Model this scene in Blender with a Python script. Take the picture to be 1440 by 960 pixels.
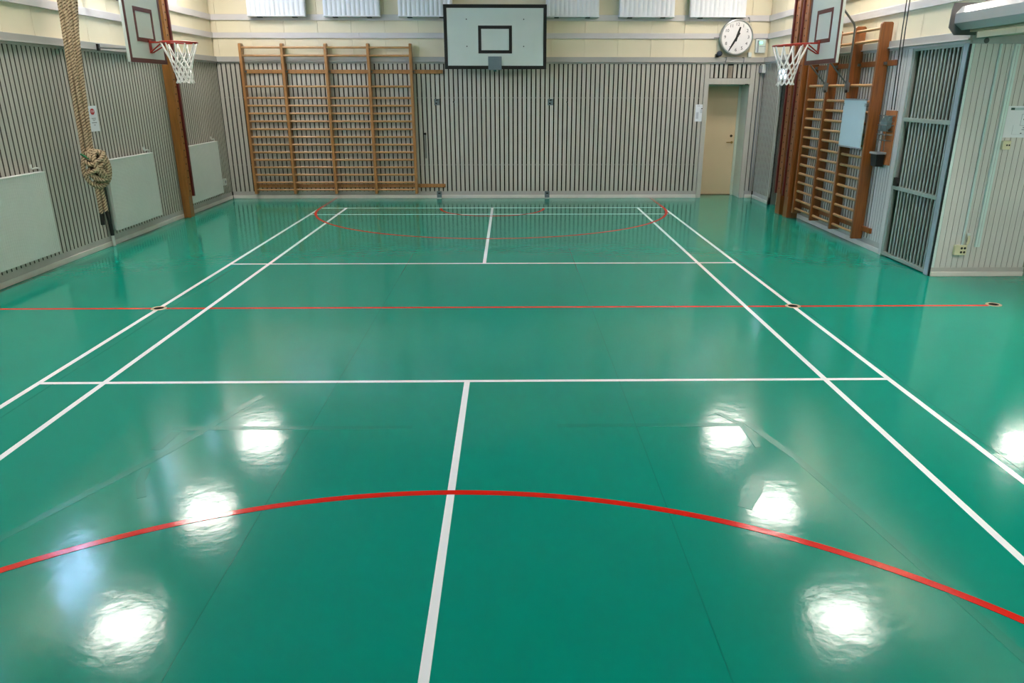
import bpy, bmesh, math, random
from mathutils import Vector, Matrix
random.seed(7)
for o in list(bpy.data.objects): bpy.data.objects.remove(o, do_unlink=True)
S = bpy.context.scene
C = S.collection
PI = math.pi

# ------------------------------------------------------------------ camera
cam = bpy.data.cameras.new('camera'); camo = bpy.data.objects.new('camera', cam); C.objects.link(camo)
cam.sensor_fit = 'HORIZONTAL'; cam.sensor_width = 36.0
cam.lens = 1086.85 * 36 / 1440
cam.shift_x = -15.70 / 1440; cam.shift_y = 46.05 / 1440
YAW, PITCH, ROLL = 0.0169, -0.3517, 0.0008
_f = Vector((math.sin(YAW)*math.cos(PITCH), math.cos(YAW)*math.cos(PITCH), math.sin(PITCH)))
_r = Vector((math.cos(YAW), -math.sin(YAW), 0)); _u = _r.cross(_f)
_r2 = _r*math.cos(ROLL) + _u*math.sin(ROLL); _u2 = -_r*math.sin(ROLL) + _u*math.cos(ROLL)
m = Matrix((_r2, _u2, -_f)).transposed().to_4x4(); m.translation = Vector((0.3119, -7.1682, 1.9465))
camo.matrix_world = m
cam.clip_start = 0.05; cam.clip_end = 100
S.camera = camo

# ------------------------------------------------------------------ world and exposure
w = bpy.data.worlds.new('world'); S.world = w; w.use_nodes = True
bg = w.node_tree.nodes['Background']; bg.inputs[0].default_value = (0.42, 0.62, 1.0, 1); bg.inputs[1].default_value = 10.0
S.view_settings.view_transform = 'Standard'; S.view_settings.look = 'None'
S.view_settings.gamma = 1.0; S.view_settings.use_curve_mapping = False
S.view_settings.exposure = 1.34
LAMP_POWER = 17.0          # emission of the lit diffusers of the ceiling lamps
LAMP_TINT = (1.0, 0.955, 0.90)

# ------------------------------------------------------------------ materials
def lin(r, g, b):
    f = lambda c: (c/255/12.92) if c/255 <= .04045 else ((c/255+.055)/1.055)**2.4
    return (f(r), f(g), f(b), 1)
MATS = {}
def mat(name, rgb, rough=.6, metal=0., var=.06, scale=6., bump=0., bscale=60., stretch=(1,1,1), spec=.5, coat=0., emit=None, estr=0.):
    if name in MATS: return MATS[name]
    M = bpy.data.materials.new(name); M.use_nodes = True; nt = M.node_tree; N = nt.nodes; L = nt.links
    b = N['Principled BSDF']
    b.inputs['Roughness'].default_value = rough; b.inputs['Metallic'].default_value = metal
    b.inputs['Specular IOR Level'].default_value = spec; b.inputs['Coat Weight'].default_value = coat
    tc = N.new('ShaderNodeTexCoord'); mp = N.new('ShaderNodeMapping'); mp.inputs['Scale'].default_value = stretch
    L.new(tc.outputs['Object'], mp.inputs[0])
    c = lin(*rgb)
    nz = N.new('ShaderNodeTexNoise'); nz.inputs['Scale'].default_value = scale; nz.inputs['Detail'].default_value = 4
    L.new(mp.outputs[0], nz.inputs['Vector'])
    rp = N.new('ShaderNodeValToRGB'); rp.color_ramp.elements[0].position = .3; rp.color_ramp.elements[1].position = .7
    rp.color_ramp.elements[0].color = tuple(x*(1-var) for x in c[:3])+(1,); rp.color_ramp.elements[1].color = tuple(min(1, x*(1+var)) for x in c[:3])+(1,)
    L.new(nz.outputs['Fac'], rp.inputs[0]); L.new(rp.outputs[0], b.inputs['Base Color'])
    if bump:
        n2 = N.new('ShaderNodeTexNoise'); n2.inputs['Scale'].default_value = bscale; n2.inputs['Detail'].default_value = 3
        L.new(mp.outputs[0], n2.inputs['Vector'])
        bp = N.new('ShaderNodeBump'); bp.inputs['Strength'].default_value = bump; bp.inputs['Distance'].default_value = .01
        L.new(n2.outputs['Fac'], bp.inputs['Height']); L.new(bp.outputs[0], b.inputs['Normal'])
    if emit:
        b.inputs['Emission Color'].default_value = tuple(emit)+(1,); b.inputs['Emission Strength'].default_value = estr
    MATS[name] = M; return M

def floor_mat(name, rgb, rough):
    """glossy sheet flooring: faint orange-peel ripple that wobbles the reflections"""
    M = mat(name, rgb, rough, var=.04, scale=.7, spec=.24)
    nt = M.node_tree; N = nt.nodes; L = nt.links; b = N['Principled BSDF']
    tc = N.new('ShaderNodeTexCoord')
    a = N.new('ShaderNodeTexNoise'); a.inputs['Scale'].default_value = 12; a.inputs['Detail'].default_value = 2
    d = N.new('ShaderNodeTexNoise'); d.inputs['Scale'].default_value = 70; d.inputs['Detail'].default_value = 2
    L.new(tc.outputs['Object'], a.inputs['Vector']); L.new(tc.outputs['Object'], d.inputs['Vector'])
    b1 = N.new('ShaderNodeBump'); b1.inputs['Strength'].default_value = .12; b1.inputs['Distance'].default_value = .006
    b2 = N.new('ShaderNodeBump'); b2.inputs['Strength'].default_value = .05; b2.inputs['Distance'].default_value = .002
    L.new(a.outputs['Fac'], b1.inputs['Height']); L.new(d.outputs['Fac'], b2.inputs['Height'])
    L.new(b1.outputs[0], b2.inputs['Normal']); L.new(b2.outputs[0], b.inputs['Normal'])
    return M

FLOOR = floor_mat('green_sheet_floor', (0, 141, 119), .12)
LINEW = floor_mat('white_line_paint', (250, 248, 250), .14)
LINER = floor_mat('red_line_paint', (220, 28, 16), .12)
SEAM = floor_mat('green_weld', (0, 126, 106), .14)
SLAT = mat('grey_painted_slat', (187, 181, 171), .55, var=.05, scale=5, stretch=(8, 8, .5))
BOARD = mat('grey_white_board', (204, 199, 195), .5, var=.07, scale=4, stretch=(8, 8, .6))
SIDE = mat('dark_slat_edge', (92, 88, 80), .85)  # side faces of the slats, darker than their fronts
DARK = mat('dark_backing', (40, 36, 30), .9)
BATTEN = mat('grey_batten', (96, 93, 86), .7)
CREAM = mat('cream_wall_board', (224, 212, 184), .5, var=.025, scale=2)
TRIM = mat('lilac_grey_trim', (206, 199, 198), .45, var=.04, scale=3, stretch=(1, 1, 6))
CAP = mat('grey_cap_rail', (172, 168, 163), .45, var=.04, scale=3)
SKIRT = mat('grey_skirting', (178, 172, 167), .5, var=.06, scale=4)
SKIRTL = mat('pale_skirting_strip', (214, 208, 200), .45, var=.05, scale=4)
CEIL = mat('grey_ceiling', (176, 174, 168), .8, var=.02)
WOOD = mat('honey_wood', (164, 114, 64), .4, var=.22, scale=7, stretch=(6, 6, .5), coat=.2)
RUNG = mat('rung_wood', (184, 136, 88), .35, var=.15, scale=9, coat=.3)
WOODD = mat('dark_varnished_wood', (138, 78, 32), .35, var=.25, scale=7, stretch=(6, 6, .4), coat=.3)
WOODP = mat('post_wood', (152, 99, 44), .35, var=.2, scale=6, stretch=(5, 5, .4), coat=.3)
MAROON = mat('maroon_paint', (92, 24, 22), .4)
WHITE = mat('white_enamel', (212, 214, 208), .4, var=.02)
BOARDW = mat('backboard_white', (206, 214, 206), .35, var=.03, scale=2)
PANELW = mat('white_ribbed_panel', (226, 226, 230), .6, var=.02)
BLACK = mat('black_paint', (14, 13, 12), .5)
RED = mat('red_enamel', (158, 40, 26), .35)
NET = mat('white_net_cord', (236, 230, 226), .8)
STEEL = mat('grey_steel', (118, 122, 122), .4, metal=.6)
GALV = mat('galvanised_plate', (110, 124, 128), .5, metal=.3)
GATE = mat('pale_green_grey_enamel', (152, 160, 152), .4, var=.03)
STILE = mat('blue_grey_enamel', (160, 172, 180), .35, var=.03)
DOOR = mat('beige_door', (216, 192, 158), .45, var=.03, scale=1.5)
JAMB = mat('pale_green_jamb', (196, 204, 190), .45, var=.02)
PAPER = mat('paper', (226, 228, 234), .6, var=.01)
INK = mat('ink', (60, 62, 70), .7)
INKL = mat('pale_ink', (160, 164, 176), .7)
SIGNRED = mat('sign_red', (170, 16, 22), .5)
ROPE = mat('hemp_rope', (182, 160, 130), .9, var=.15, scale=40)
GREEN = mat('green_cord', (16, 110, 62), .6)
BRASS = mat('brass', (170, 140, 80), .3, metal=.9)
WBOARD = mat('whiteboard', (196, 218, 226), .25, var=.01)
IVORY = mat('ivory_plastic', (214, 206, 170), .4)
GREYP = mat('grey_plastic', (140, 142, 146), .5)
TRUNK = mat('white_plastic', (206, 222, 218), .35)
LED = mat('green_led', (60, 220, 170), .4, emit=(.1, 1., .6), estr=2.5)
LIT = mat('lit_sign_face', (200, 220, 250), .4, emit=(.55, .72, 1.), estr=1.6)
LAMP = mat('lit_diffuser', (255, 250, 240), .5, emit=LAMP_TINT, estr=LAMP_POWER)
SIDELAMP = mat('lit_side_diffuser', (255, 250, 240), .5, emit=LAMP_TINT, estr=26.0)
HOUSE = mat('lamp_housing', (215, 213, 208), .5)
BROWN = mat('brown_chipboard', (96, 80, 66), .8, var=.2)
BOXM = mat('shutter_casing', (206, 206, 208), .22, metal=.55, var=.02)
def glass():
    M = bpy.data.materials.new('window_glass'); M.use_nodes = True
    b = M.node_tree.nodes['Principled BSDF']; b.inputs['Roughness'].default_value = 0.02
    b.inputs['Transmission Weight'].default_value = 1.0; b.inputs['Base Color'].default_value = (.95, .98, 1, 1); b.inputs['IOR'].default_value = 1.1
    return M
GLASS = glass()

# ------------------------------------------------------------------ mesh builder
class MB:
    def __init__(s): s.v = []; s.f = []
    def add(s, vs, fs):
        k = len(s.v); s.v += [tuple(a) for a in vs]; s.f += [tuple(i+k for i in f) for f in fs]; return s
    def box(s, x0, x1, y0, y1, z0, z1):
        x0, x1 = min(x0, x1), max(x0, x1); y0, y1 = min(y0, y1), max(y0, y1); z0, z1 = min(z0, z1), max(z0, z1)
        return s.add([(x0,y0,z0),(x1,y0,z0),(x1,y1,z0),(x0,y1,z0),(x0,y0,z1),(x1,y0,z1),(x1,y1,z1),(x0,y1,z1)],
                     [(3,2,1,0),(4,5,6,7),(0,1,5,4),(1,2,6,5),(2,3,7,6),(3,0,4,7)])
    def prism(s, poly, axis, a0, a1):
        """poly (p,q) counter-clockwise in the two other axes (x:(y,z), y:(x,z), z:(x,y))"""
        def P(p, a):
            return (a, p[0], p[1]) if axis == 'x' else ((p[0], a, p[1]) if axis == 'y' else (p[0], p[1], a))
        n = len(poly)
        vs = [P(p, a0) for p in poly] + [P(p, a1) for p in poly]
        fs = [tuple(range(n))[::-1], tuple(range(n, 2*n))] + [(i, (i+1) % n, (i+1) % n+n, i+n) for i in range(n)]
        return s.add(vs, fs)
    def tube(s, pts, r, n=8, closed=False, caps=True, lobes=0, pitch=.08, amp=.16):
        pts = [Vector(p) for p in pts]; m_ = len(pts)
        T = []
        for i in range(m_):
            a = pts[(i-1) % m_] if (closed or i > 0) else pts[i]; b = pts[(i+1) % m_] if (closed or i < m_-1) else pts[i]
            t = (b-a); T.append(t.normalized() if t.length > 1e-9 else Vector((0, 0, 1)))
        u = T[0].orthogonal().normalized(); vs = []; acc = 0
        for i, p in enumerate(pts):
            if i:
                q = T[i-1].rotation_difference(T[i]); u = (q @ u); acc += (pts[i]-pts[i-1]).length
            u = (u - T[i]*u.dot(T[i])).normalized(); w_ = T[i].cross(u)
            for k in range(n):
                a = 2*PI*k/n; rr = r
                if lobes: rr = r*(1-amp+amp*2*abs(math.cos(lobes/2*(a) - PI*acc/pitch*lobes/3*1.0)))
                vs.append(p + u*(math.cos(a)*rr) + w_*(math.sin(a)*rr))
        fs = []
        for i in range(m_ if closed else m_-1):
            j = (i+1) % m_
            for k in range(n): fs.append((i*n+k, i*n+(k+1) % n, j*n+(k+1) % n, j*n+k))
        if caps and not closed:
            fs.append(tuple(range(n))[::-1]); fs.append(tuple(range((m_-1)*n, m_*n)))
        return s.add(vs, fs)
    def cyl(s, p0, p1, r, n=12): return s.tube([p0, p1], r, n)
    def lathe(s, prof, c, axis='z', n=40):
        """prof: (radius, height) list from bottom to top around axis through c"""
        vs = []
        for r, h in prof:
            for k in range(n):
                a = 2*PI*k/n; x, y = r*math.cos(a), r*math.sin(a)
                vs.append({'z': (c[0]+x, c[1]+y, c[2]+h), 'y': (c[0]+x, c[1]-h, c[2]+y), 'x': (c[0]-h, c[1]-x, c[2]+y)}[axis])
        fs = []
        for i in range(len(prof)-1):
            for k in range(n): fs.append((i*n+k, i*n+(k+1) % n, (i+1)*n+(k+1) % n, (i+1)*n+k))
        fs.append(tuple(range(n))[::-1]); fs.append(tuple(range((len(prof)-1)*n, len(prof)*n)))
        return s.add(vs, fs)
    def mesh(s, name, m_, off=(0, 0, 0), smooth=False):
        me = bpy.data.meshes.new(name); o = Vector(off)
        me.from_pydata([tuple(Vector(a)-o) for a in s.v], [], s.f); me.update()
        bm = bmesh.new(); bm.from_mesh(me); bmesh.ops.recalc_face_normals(bm, faces=bm.faces); bm.to_mesh(me); bm.free()
        if smooth:
            me.polygons.foreach_set('use_smooth', [True]*len(me.polygons)); me.set_sharp_from_angle(angle=math.radians(40))
        me.materials.append(m_); return me
    def build(s, name, m_, parent=None, smooth=False, bevel=0, at=None):
        """link as ONE mesh object; vertices are given in world space"""
        base = wloc(parent) if parent else Vector((0, 0, 0))
        loc = Vector(at) if at is not None else base
        ob = bpy.data.objects.new(name, s.mesh(name, m_, loc, smooth)); C.objects.link(ob)
        if parent: ob.parent = parent
        ob.location = loc - base
        if bevel:
            b = ob.modifiers.new('bevel', 'BEVEL'); b.width = bevel; b.segments = 2; b.limit_method = 'ANGLE'
        return ob
def wloc(o):
    v = Vector((0, 0, 0))
    while o: v += o.location; o = o.parent
    return v
def thing(name, label, cat, loc, group=None):
    o = bpy.data.objects.new(name, None); C.objects.link(o); o.location = loc; o.empty_display_size = .1
    return tag(o, label, cat, group)
def tag(o, label, cat, group=None):
    o['label'] = label; o['category'] = cat
    if group: o['group'] = group
    return o
def struct(o): o['kind'] = 'structure'; return o
def shared(name, me, parent, loc):
    o = bpy.data.objects.new(name, me); C.objects.link(o); o.parent = parent; o.location = Vector(loc) - wloc(parent); return o
def text(name, body, size, m_, parent, origin, right, up, ext=.0006):
    cu = bpy.data.curves.new(name, 'FONT'); cu.body = body; cu.size = size; cu.align_x = 'CENTER'; cu.align_y = 'CENTER'; cu.extrude = ext; cu.resolution_u = 3
    t = bpy.data.objects.new('tmp', cu); me = bpy.data.meshes.new_from_object(t); bpy.data.objects.remove(t); bpy.data.curves.remove(cu)
    me.name = name; r, u = Vector(right).normalized(), Vector(up).normalized(); n = r.cross(u)
    me.transform(Matrix((r, u, n)).transposed().to_4x4()); me.materials.clear(); me.materials.append(m_)
    o = bpy.data.objects.new(name, me); C.objects.link(o); o.parent = parent; o.location = Vector(origin) - wloc(parent); return o
def spline(pts, step=.01):
    P = [Vector(p) for p in pts]; out = []
    for i in range(len(P)-1):
        a, b, c, d = P[max(i-1, 0)], P[i], P[i+1], P[min(i+2, len(P)-1)]
        n = max(2, int((c-b).length/step))
        for k in range(n):
            t = k/n
            out.append(.5*((2*b) + (c-a)*t + (2*a-5*b+4*c-d)*t*t + (3*b-a-3*c+d)*t**3))
    out.append(P[-1]); return out

# ------------------------------------------------------------------ floor with its lines
H_TOP = 5.2
floor = struct(MB().box(-5.3, 9.7, -9.7, 8.7, -.12, 0).build('floor', FLOOR))
def fline(name, m_, x0, x1, y0, y1, h=.0012): return MB().box(x0, x1, y0, y1, -.002, h).build(name, m_, floor)
W_ = .04
for x in (-3.05, -2.59, 2.55, 3.01): fline('court_line', LINEW, x, x+W_, -6.7, 6.7)
fline('court_line', LINEW, -.02, .02, 1.98, 6.7, .0011); fline('court_line', LINEW, -.02, .02, -6.7, -1.98, .0011)
for y in (6.66, 5.90, 1.98, -2.02, -5.94, -6.70): fline('court_line', LINEW, -3.05, 3.05, y, y+W_, .0010)
fline('red_line', LINER, -5.0, 4.93, -.022, .022, .0007)
def arc(cx, cy, r, a0, a1, wd, n, tails=(), h=.0018):
    pts = [(cx+r*math.cos(a0+(a1-a0)*i/n), cy+r*math.sin(a0+(a1-a0)*i/n), math.cos(a0+(a1-a0)*i/n), math.sin(a0+(a1-a0)*i/n)) for i in range(n+1)]
    if tails: pts = [tails[0]] + pts + [tails[1]]
    b = MB(); vs = []
    for x, y, nx, ny in pts:
        for q in (-wd/2, wd/2):
            vs += [(x+nx*q, y+ny*q, -.002), (x+nx*q, y+ny*q, h)]
    fs = []
    for i in range(len(pts)-1):
        k = 4*i
        fs += [(k+1, k+3, k+7, k+5), (k, k+1, k+5, k+4), (k+3, k+2, k+6, k+7), (k+2, k, k+4, k+6)]
    fs += [(0, 2, 3, 1)]; k = 4*(len(pts)-1); fs += [(k, k+1, k+3, k+2)]
    return b.add(vs, fs).build('red_line', LINER, floor)
arc(0, 6.68, 3.03, PI, 2*PI, .045, 72, ((-3.03, 7.98, -1, 0), (3.03, 7.98, 1, 0)))
arc(0, -6.68, 3.05, 0, PI, .045, 90)
arc(0, 6.62, .9, PI, 2*PI, .045, 40)
for x in (-4.92, -2.92, -.92, 1.085, 3.10): fline('weld_seam', SEAM, x-.0025, x+.0025, -9.5, 8.0, .0009)
OVERP = floor_mat('green_overpaint', (0, 134, 113), .24)
GH = [.0006]
def ghost(pts, wd=.05):
    GH[0] += .00007; b = MB(); vs = []; n = len(pts)
    for i, p in enumerate(pts):
        a = Vector(pts[max(i-1, 0)]); c = Vector(pts[min(i+1, n-1)]); d = (c-a).normalized(); nn = Vector((-d.y, d.x))
        for q in (-wd/2, wd/2): vs += [(p[0]+nn.x*q, p[1]+nn.y*q, -.002), (p[0]+nn.x*q, p[1]+nn.y*q, GH[0])]
    fs = []
    for i in range(n-1):
        k = 4*i; fs += [(k+3, k+1, k+5, k+7), (k+1, k, k+4, k+5), (k+2, k+3, k+7, k+6), (k, k+2, k+6, k+4)]
    fs += [(0, 1, 3, 2)]; k = 4*(n-1); fs += [(k+1, k, k+2, k+3)]
    return b.add(vs, fs).build('painted_over_line', OVERP, floor)
ghost([(-1.76, -2.80), (-.3, -2.80)]); ghost([(.6, -2.79), (1.76, -2.79)])
ghost([(-1.38, -2.26), (-1.66, -3.13), (-2.06, -4.05), (-2.35, -4.9)])
ghost([(1.78, -2.75), (1.92, -3.25), (2.13, -4.5), (2.2, -5.0)])
ghost([(-1.72, -2.85), (-1.74, -3.1)], .06); ghost([(-1.69, -3.33), (-1.65, -3.5), (-1.57, -3.66)], .045)
ghost([(1.64, -2.6), (1.745, -2.8), (1.75, -3.12)], .04); ghost([(1.64, -3.47), (1.58, -3.63), (1.47, -3.81)], .07)

def socket(x, y, label):
    t = thing('floor_socket', label, 'floor socket', (x, y, 0))
    MB().lathe([(.072, -.003), (.072, .003), (.068, .005), (.05, .005), (.046, .002), (.046, -.003)], (x, y, 0), n=32).build('metal_rim', mat('brass_rim', (190, 170, 140), .35, metal=.6), t, smooth=True)
    MB().lathe([(.045, -.002), (.045, .0035), (.02, .003)], (x, y, 0), n=28).build('dark_hole', mat('socket_dark', (10, 7, 6), .95, spec=.05), t)
socket(-3.03, 0, 'round metal floor socket on white sideline at red line, on the radiator side')
socket(3.03, 0, 'round metal floor socket on white sideline at red line, towards the barred gate')
socket(5.0, .03, 'round metal floor socket at the end of the red line, beyond the sidelines')

# ------------------------------------------------------------------ walls
PITCHS = .084; SW = .062; Z0, Z1 = .128, 2.41; RZ = (1.82, .62)
class Wall:
    def __init__(s, kind, c): s.k = kind; s.c = c
    def b(s, mb, s0, s1, n0, n1, z0, z1):
        if s.k == 'back': mb.box(s0, s1, s.c-n0, s.c-n1, z0, z1)
        elif s.k == 'left': mb.box(s.c+n0, s.c+n1, s0, s1, z0, z1)
        else: mb.box(s.c-n0, s.c-n1, s0, s1, z0, z1)
        return mb
    def p(s, q, n, z): return (q, s.c-n, z) if s.k == 'back' else ((s.c+n, q, z) if s.k == 'left' else (s.c-n, q, z))
    def slat_mesh(s, wd, z0, z1, m_=None, th=.024):
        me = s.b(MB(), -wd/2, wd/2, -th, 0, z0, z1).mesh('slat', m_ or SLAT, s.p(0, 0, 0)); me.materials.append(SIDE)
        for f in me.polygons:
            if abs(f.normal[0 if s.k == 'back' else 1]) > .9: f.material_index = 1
        return me
WB, WL, WR = Wall('back', 8.0), Wall('left', -5.0), Wall('right', 5.0)
def slats(W, root, a, b, z0=Z0, z1=Z1, wd=SW, pitch=PITCHS, name='slat', m_=None):
    me = W.slat_mesh(wd, z0, z1, m_); q = a + pitch/2
    while q + wd/2 <= b + .004:
        shared(name, me, root, W.p(q, 0, 0)); q += pitch
def panels(W, root, a, b, z0, z1, grid0, wd=.6, skip=()):
    q = grid0
    while q > a: q -= wd
    while q < b:
        s0, s1 = max(a, q+.002), min(b, q+wd-.002)
        if s1-s0 > .02:
            hole = [h for h in skip if s0 >= h[0]-.01 and s1 <= h[1]+.01]
            if hole:
                W.b(MB(), s0, s1, -.05, -.022, z0, hole[0][2]).build('wall_board', CREAM, root); W.b(MB(), s0, s1, -.05, -.022, hole[0][3], z1).build('wall_board', CREAM, root)
            else: W.b(MB(), s0, s1, -.05, -.022, z0, z1).build('wall_board', CREAM, root)
        q += wd
def rails(W, root, a, b, split=None, cap0=None):
    for z0, z1 in ((2.825, 2.917), (3.118, 3.216)):
        for s0, s1 in ([(a, split-.001), (split+.001, b)] if split else [(a, b)]):
            W.b(MB(), s0, s1, -.022, .006, z0, z1).build('rail_board', TRIM, root, bevel=.003)
    a = a if cap0 is None else cap0
    m_ = MB(); W.b(m_, a, b, -.03, .035, 2.443, 2.517); W.b(m_, a, b, -.03, .05, 2.43, 2.445)
    m_.build('cap_rail', CAP, root, bevel=.003)
    W.b(MB(), a, b, -.03, .02, 2.404, 2.43).build('cap_lip', CAP, root)
def battens(W, root, a, b):
    for z in RZ: W.b(MB(), a, b, -.03, -.0245, z-.012, z+.012).build('batten', BATTEN, root)
def skirting(name, W, a, b):
    r = W.b(MB(), a, b, -.05, .001, 0, Z0).build(name, SKIRT); struct(r)
    W.b(MB(), a, b, .001, .014, 0, .062).build('skirting_strip', SKIRTL, r, bevel=.004)
    return r

# back wall with the recessed door
DX0, DX1, DZ, DY = 3.99, 4.745, 2.055, 8.5
bk = MB(); bk.box(-5.3, DX0-.02, 8.05, 8.6, 0, H_TOP); bk.box(DX1+.02, 5.3, 8.05, 8.6, 0, H_TOP); bk.box(DX0-.02, DX1+.02, 8.05, 8.6, DZ+.02, H_TOP)
wall_back = struct(bk.build('wall_back', CREAM))
for a, b, z0 in ((-5.03, DX0-.02, 0), (DX1+.02, 5.03, 0), (DX0-.02, DX1+.02, DZ+.02)): WB.b(MB(), a, b, -.05, -.031, z0, 2.45).build('dark_backing', DARK, wall_back)
slats(WB, wall_back, -4.999, 3.905)
slats(WB, wall_back, 4.835, 5.0)
battens(WB, wall_back, -5.0, 3.9)
me = WB.slat_mesh(.055, 2.165, Z1)
for i in range(9):
    if i != 4: shared('slat', me, wall_back, (4.03+i*.084, 8.0, 0))
WB.b(MB(), 4.33, 4.41, -.03, -.012, 2.165, 2.38).build('bare_patch', mat('bare_grey_wood', (140, 128, 112), .7, var=.15, scale=8), wall_back)
panels(WB, wall_back, -5.0, 5.0, 2.45, H_TOP, -4.92)
rails(WB, wall_back, -5.0, 5.0, -2.38)
skirting('baseboard_back', WB, -4.98, 3.90); skirting('baseboard_rear_corner', WB, 4.84, 4.98)['kind'] = 'structure'
d = thing('door_1', 'beige flush door in a deep recess under the clock', 'door', (4.37, DY, 0)); struct(d)
leaf = MB().box(DX0-.0, DX1-.05, DY, DY+.045, .012, DZ-.03).build('leaf', DOOR, d, bevel=.003)
j = MB(); j.box(DX1-.05, DX1, DY-.02, DY+.06, 0, DZ); j.box(DX0-.02, DX1, DY-.02, DY+.06, DZ-.03, DZ); j.build('frame', JAMB, d)
MB().box(DX0, DX1-.05, DY-.03, DY+.05, 0, .012).build('threshold', mat('threshold_wood', (120, 92, 64), .5), d)
lk = MB(); lk.lathe([(.024, 0), (.024, .012), (.012, .014)], (4.625, DY, 1.12), 'y', 20); lk.build('lock', mat('dark_bronze', (70, 56, 40), .4, metal=.7), leaf, smooth=True)
h = MB(); h.lathe([(.024, 0), (.024, .01), (.01, .012)], (4.645, DY, 1.0), 'y', 20); h.tube([(4.645, DY-.01, 1.0), (4.645, DY-.05, 1.0), (4.63, DY-.055, 1.0), (4.53, DY-.055, 1.0)], .009, 8)
h.build('handle', BRASS, leaf, smooth=True)
for a, b in ((3.905, DX0), (DX1, 4.832)):
    MB().box(a, b, 7.993, 8.05, 0, 2.41).build('casing_board', SLAT, d, bevel=.003)
MB().box(DX0, DX1, 7.993, 8.05, DZ, 2.16).build('casing_board', SLAT, d, bevel=.003)
jl = MB(); jl.box(DX1, DX1+.02, 8.05, DY+.06, 0, DZ+.02); jl.build('jamb_lining', JAMB, d)
MB().box(DX0-.02, DX0, 8.05, DY+.06, 0, DZ+.02).build('jamb_lining', JAMB, d)
MB().box(DX0, DX1, 8.05, DY+.06, DZ, DZ+.02).build('jamb_lining', JAMB, d)
MB().box(4.66, 4.72, 7.985, 8.0, DZ-.012, DZ+.008).build('closer_stop', BLACK, d)

# left wall with high windows
WIN = [(-4.2, -3.0), (-1.8, -.6), (.6, 1.8), (3.0, 4.2), (5.4, 6.6)]; WZ0, WZ1 = 3.26, 4.3
lw = MB(); lw.box(-5.35, -5.05, -9.7, 8.6, 0, WZ0); lw.box(-5.35, -5.05, -9.7, 8.6, WZ1, H_TOP)
e = [-9.7]+[v for q in WIN for v in q]+[8.6]
for i in range(0, len(e), 2): lw.box(-5.35, -5.05, e[i], e[i+1], WZ0, WZ1)
wall_left = struct(lw.build('wall_left', CREAM))
WL.b(MB(), -9.5, 8.05, -.05, -.031, 0, 2.45).build('dark_backing', DARK, wall_left)
slats(WL, wall_left, .278, 8.02)
q = MB(); y = .28-PITCHS/2
while y > -9.45: WL.b(q, y-SW/2, y+SW/2, -.024, 0, Z0, Z1); y -= PITCHS
q = q.build('slat_row', SLAT, wall_left); q['kind'] = 'stuff'
battens(WL, wall_left, -9.5, 8.0)
panels(WL, wall_left, -9.5, 8.0, 2.45, H_TOP, 0.0, skip=[(a, b, WZ0, WZ1) for a, b in WIN])
rails(WL, wall_left, -9.5, 8.0)
skirting('baseboard_left', WL, -9.5, 7.98)
for i, (a, b) in enumerate(WIN):
    wn = thing('window_%d' % (i+1), 'high window in the wall above the radiators', 'window', (-5.2, (a+b)/2, WZ0)); struct(wn)
    del wn['label']; del wn['category']
    f = MB()
    f.box(-5.24, -5.16, a, a+.05, WZ0, WZ1); f.box(-5.24, -5.16, b-.05, b, WZ0, WZ1); f.box(-5.24, -5.16, a, b, WZ0, WZ0+.05); f.box(-5.24, -5.16, a, b, WZ1-.05, WZ1); f.box(-5.23, -5.17, (a+b)/2-.02, (a+b)/2+.02, WZ0, WZ1)
    f.build('window_frame', WHITE, wn)
    for s0, s1 in ((a+.05, (a+b)/2-.02), ((a+b)/2+.02, b-.05)): MB().box(-5.204, -5.196, s0, s1, WZ0+.05, WZ1-.05).build('pane', GLASS, wn)

# right wall: slatted part, niche door, gate opening, lintel over the shutter opening
NY0, NY1 = 6.2, 7.05
rw = MB(); rw.box(5.05, 5.35, 2.5, NY0, 0, H_TOP); rw.box(5.05, 5.35, NY1, 8.6, 0, H_TOP); rw.box(5.05, 5.35, NY0, NY1, DZ, H_TOP)
rw.box(5.05, 5.35, -9.7, 2.5, 2.47, H_TOP)
wall_right = struct(rw.build('wall_right', CREAM))
for a, b, z0 in ((2.5, NY0, 0), (NY1, 8.0, 0), (NY0, NY1, DZ)): WR.b(MB(), a, b, -.05, -.031, z0, 2.45).build('dark_backing', DARK, wall_right)
slats(WR, wall_right, 2.92, NY0); slats(WR, wall_right, NY1+.03, 8.03)
slats(WR, wall_right, NY0, NY1, z0=DZ+.03)
slats(WR, wall_right, 2.52, 2.92, wd=.060, pitch=.066, name='groove_board', m_=BOARD)
battens(WR, wall_right, 2.92, NY0); battens(WR, wall_right, NY1, 8.0)
panels(WR, wall_right, -9.5, 8.0, 2.45, H_TOP, 0.0)
rails(WR, wall_right, -9.5, 8.0, cap0=1.25)
skirting('baseboard_right', WR, 2.5, NY0); skirting('baseboard_right_corner', WR, NY1, 7.98)
nd = thing('door_2', 'pale side door', 'door', (5.15, (NY0+NY1)/2, 0)); struct(nd); del nd['label']; del nd['category']
MB().box(5.14, 5.18, NY0, NY1, .01, DZ-.02).build('leaf', JAMB, nd)
MB().box(4.99, 5.05, NY1, NY1+.03, 0, DZ+.03).build('casing_board', SLAT, nd)
MB().box(4.99, 5.05, NY0, NY1, DZ, DZ+.03).build('casing_board', SLAT, nd)
MB().box(5.05, 5.14, NY0, NY1, DZ-.02, DZ).build('jamb_lining', BATTEN, nd); MB().box(5.05, 5.14, NY1-.02, NY1, 0, DZ-.02).build('jamb_lining', BATTEN, nd)
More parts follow.
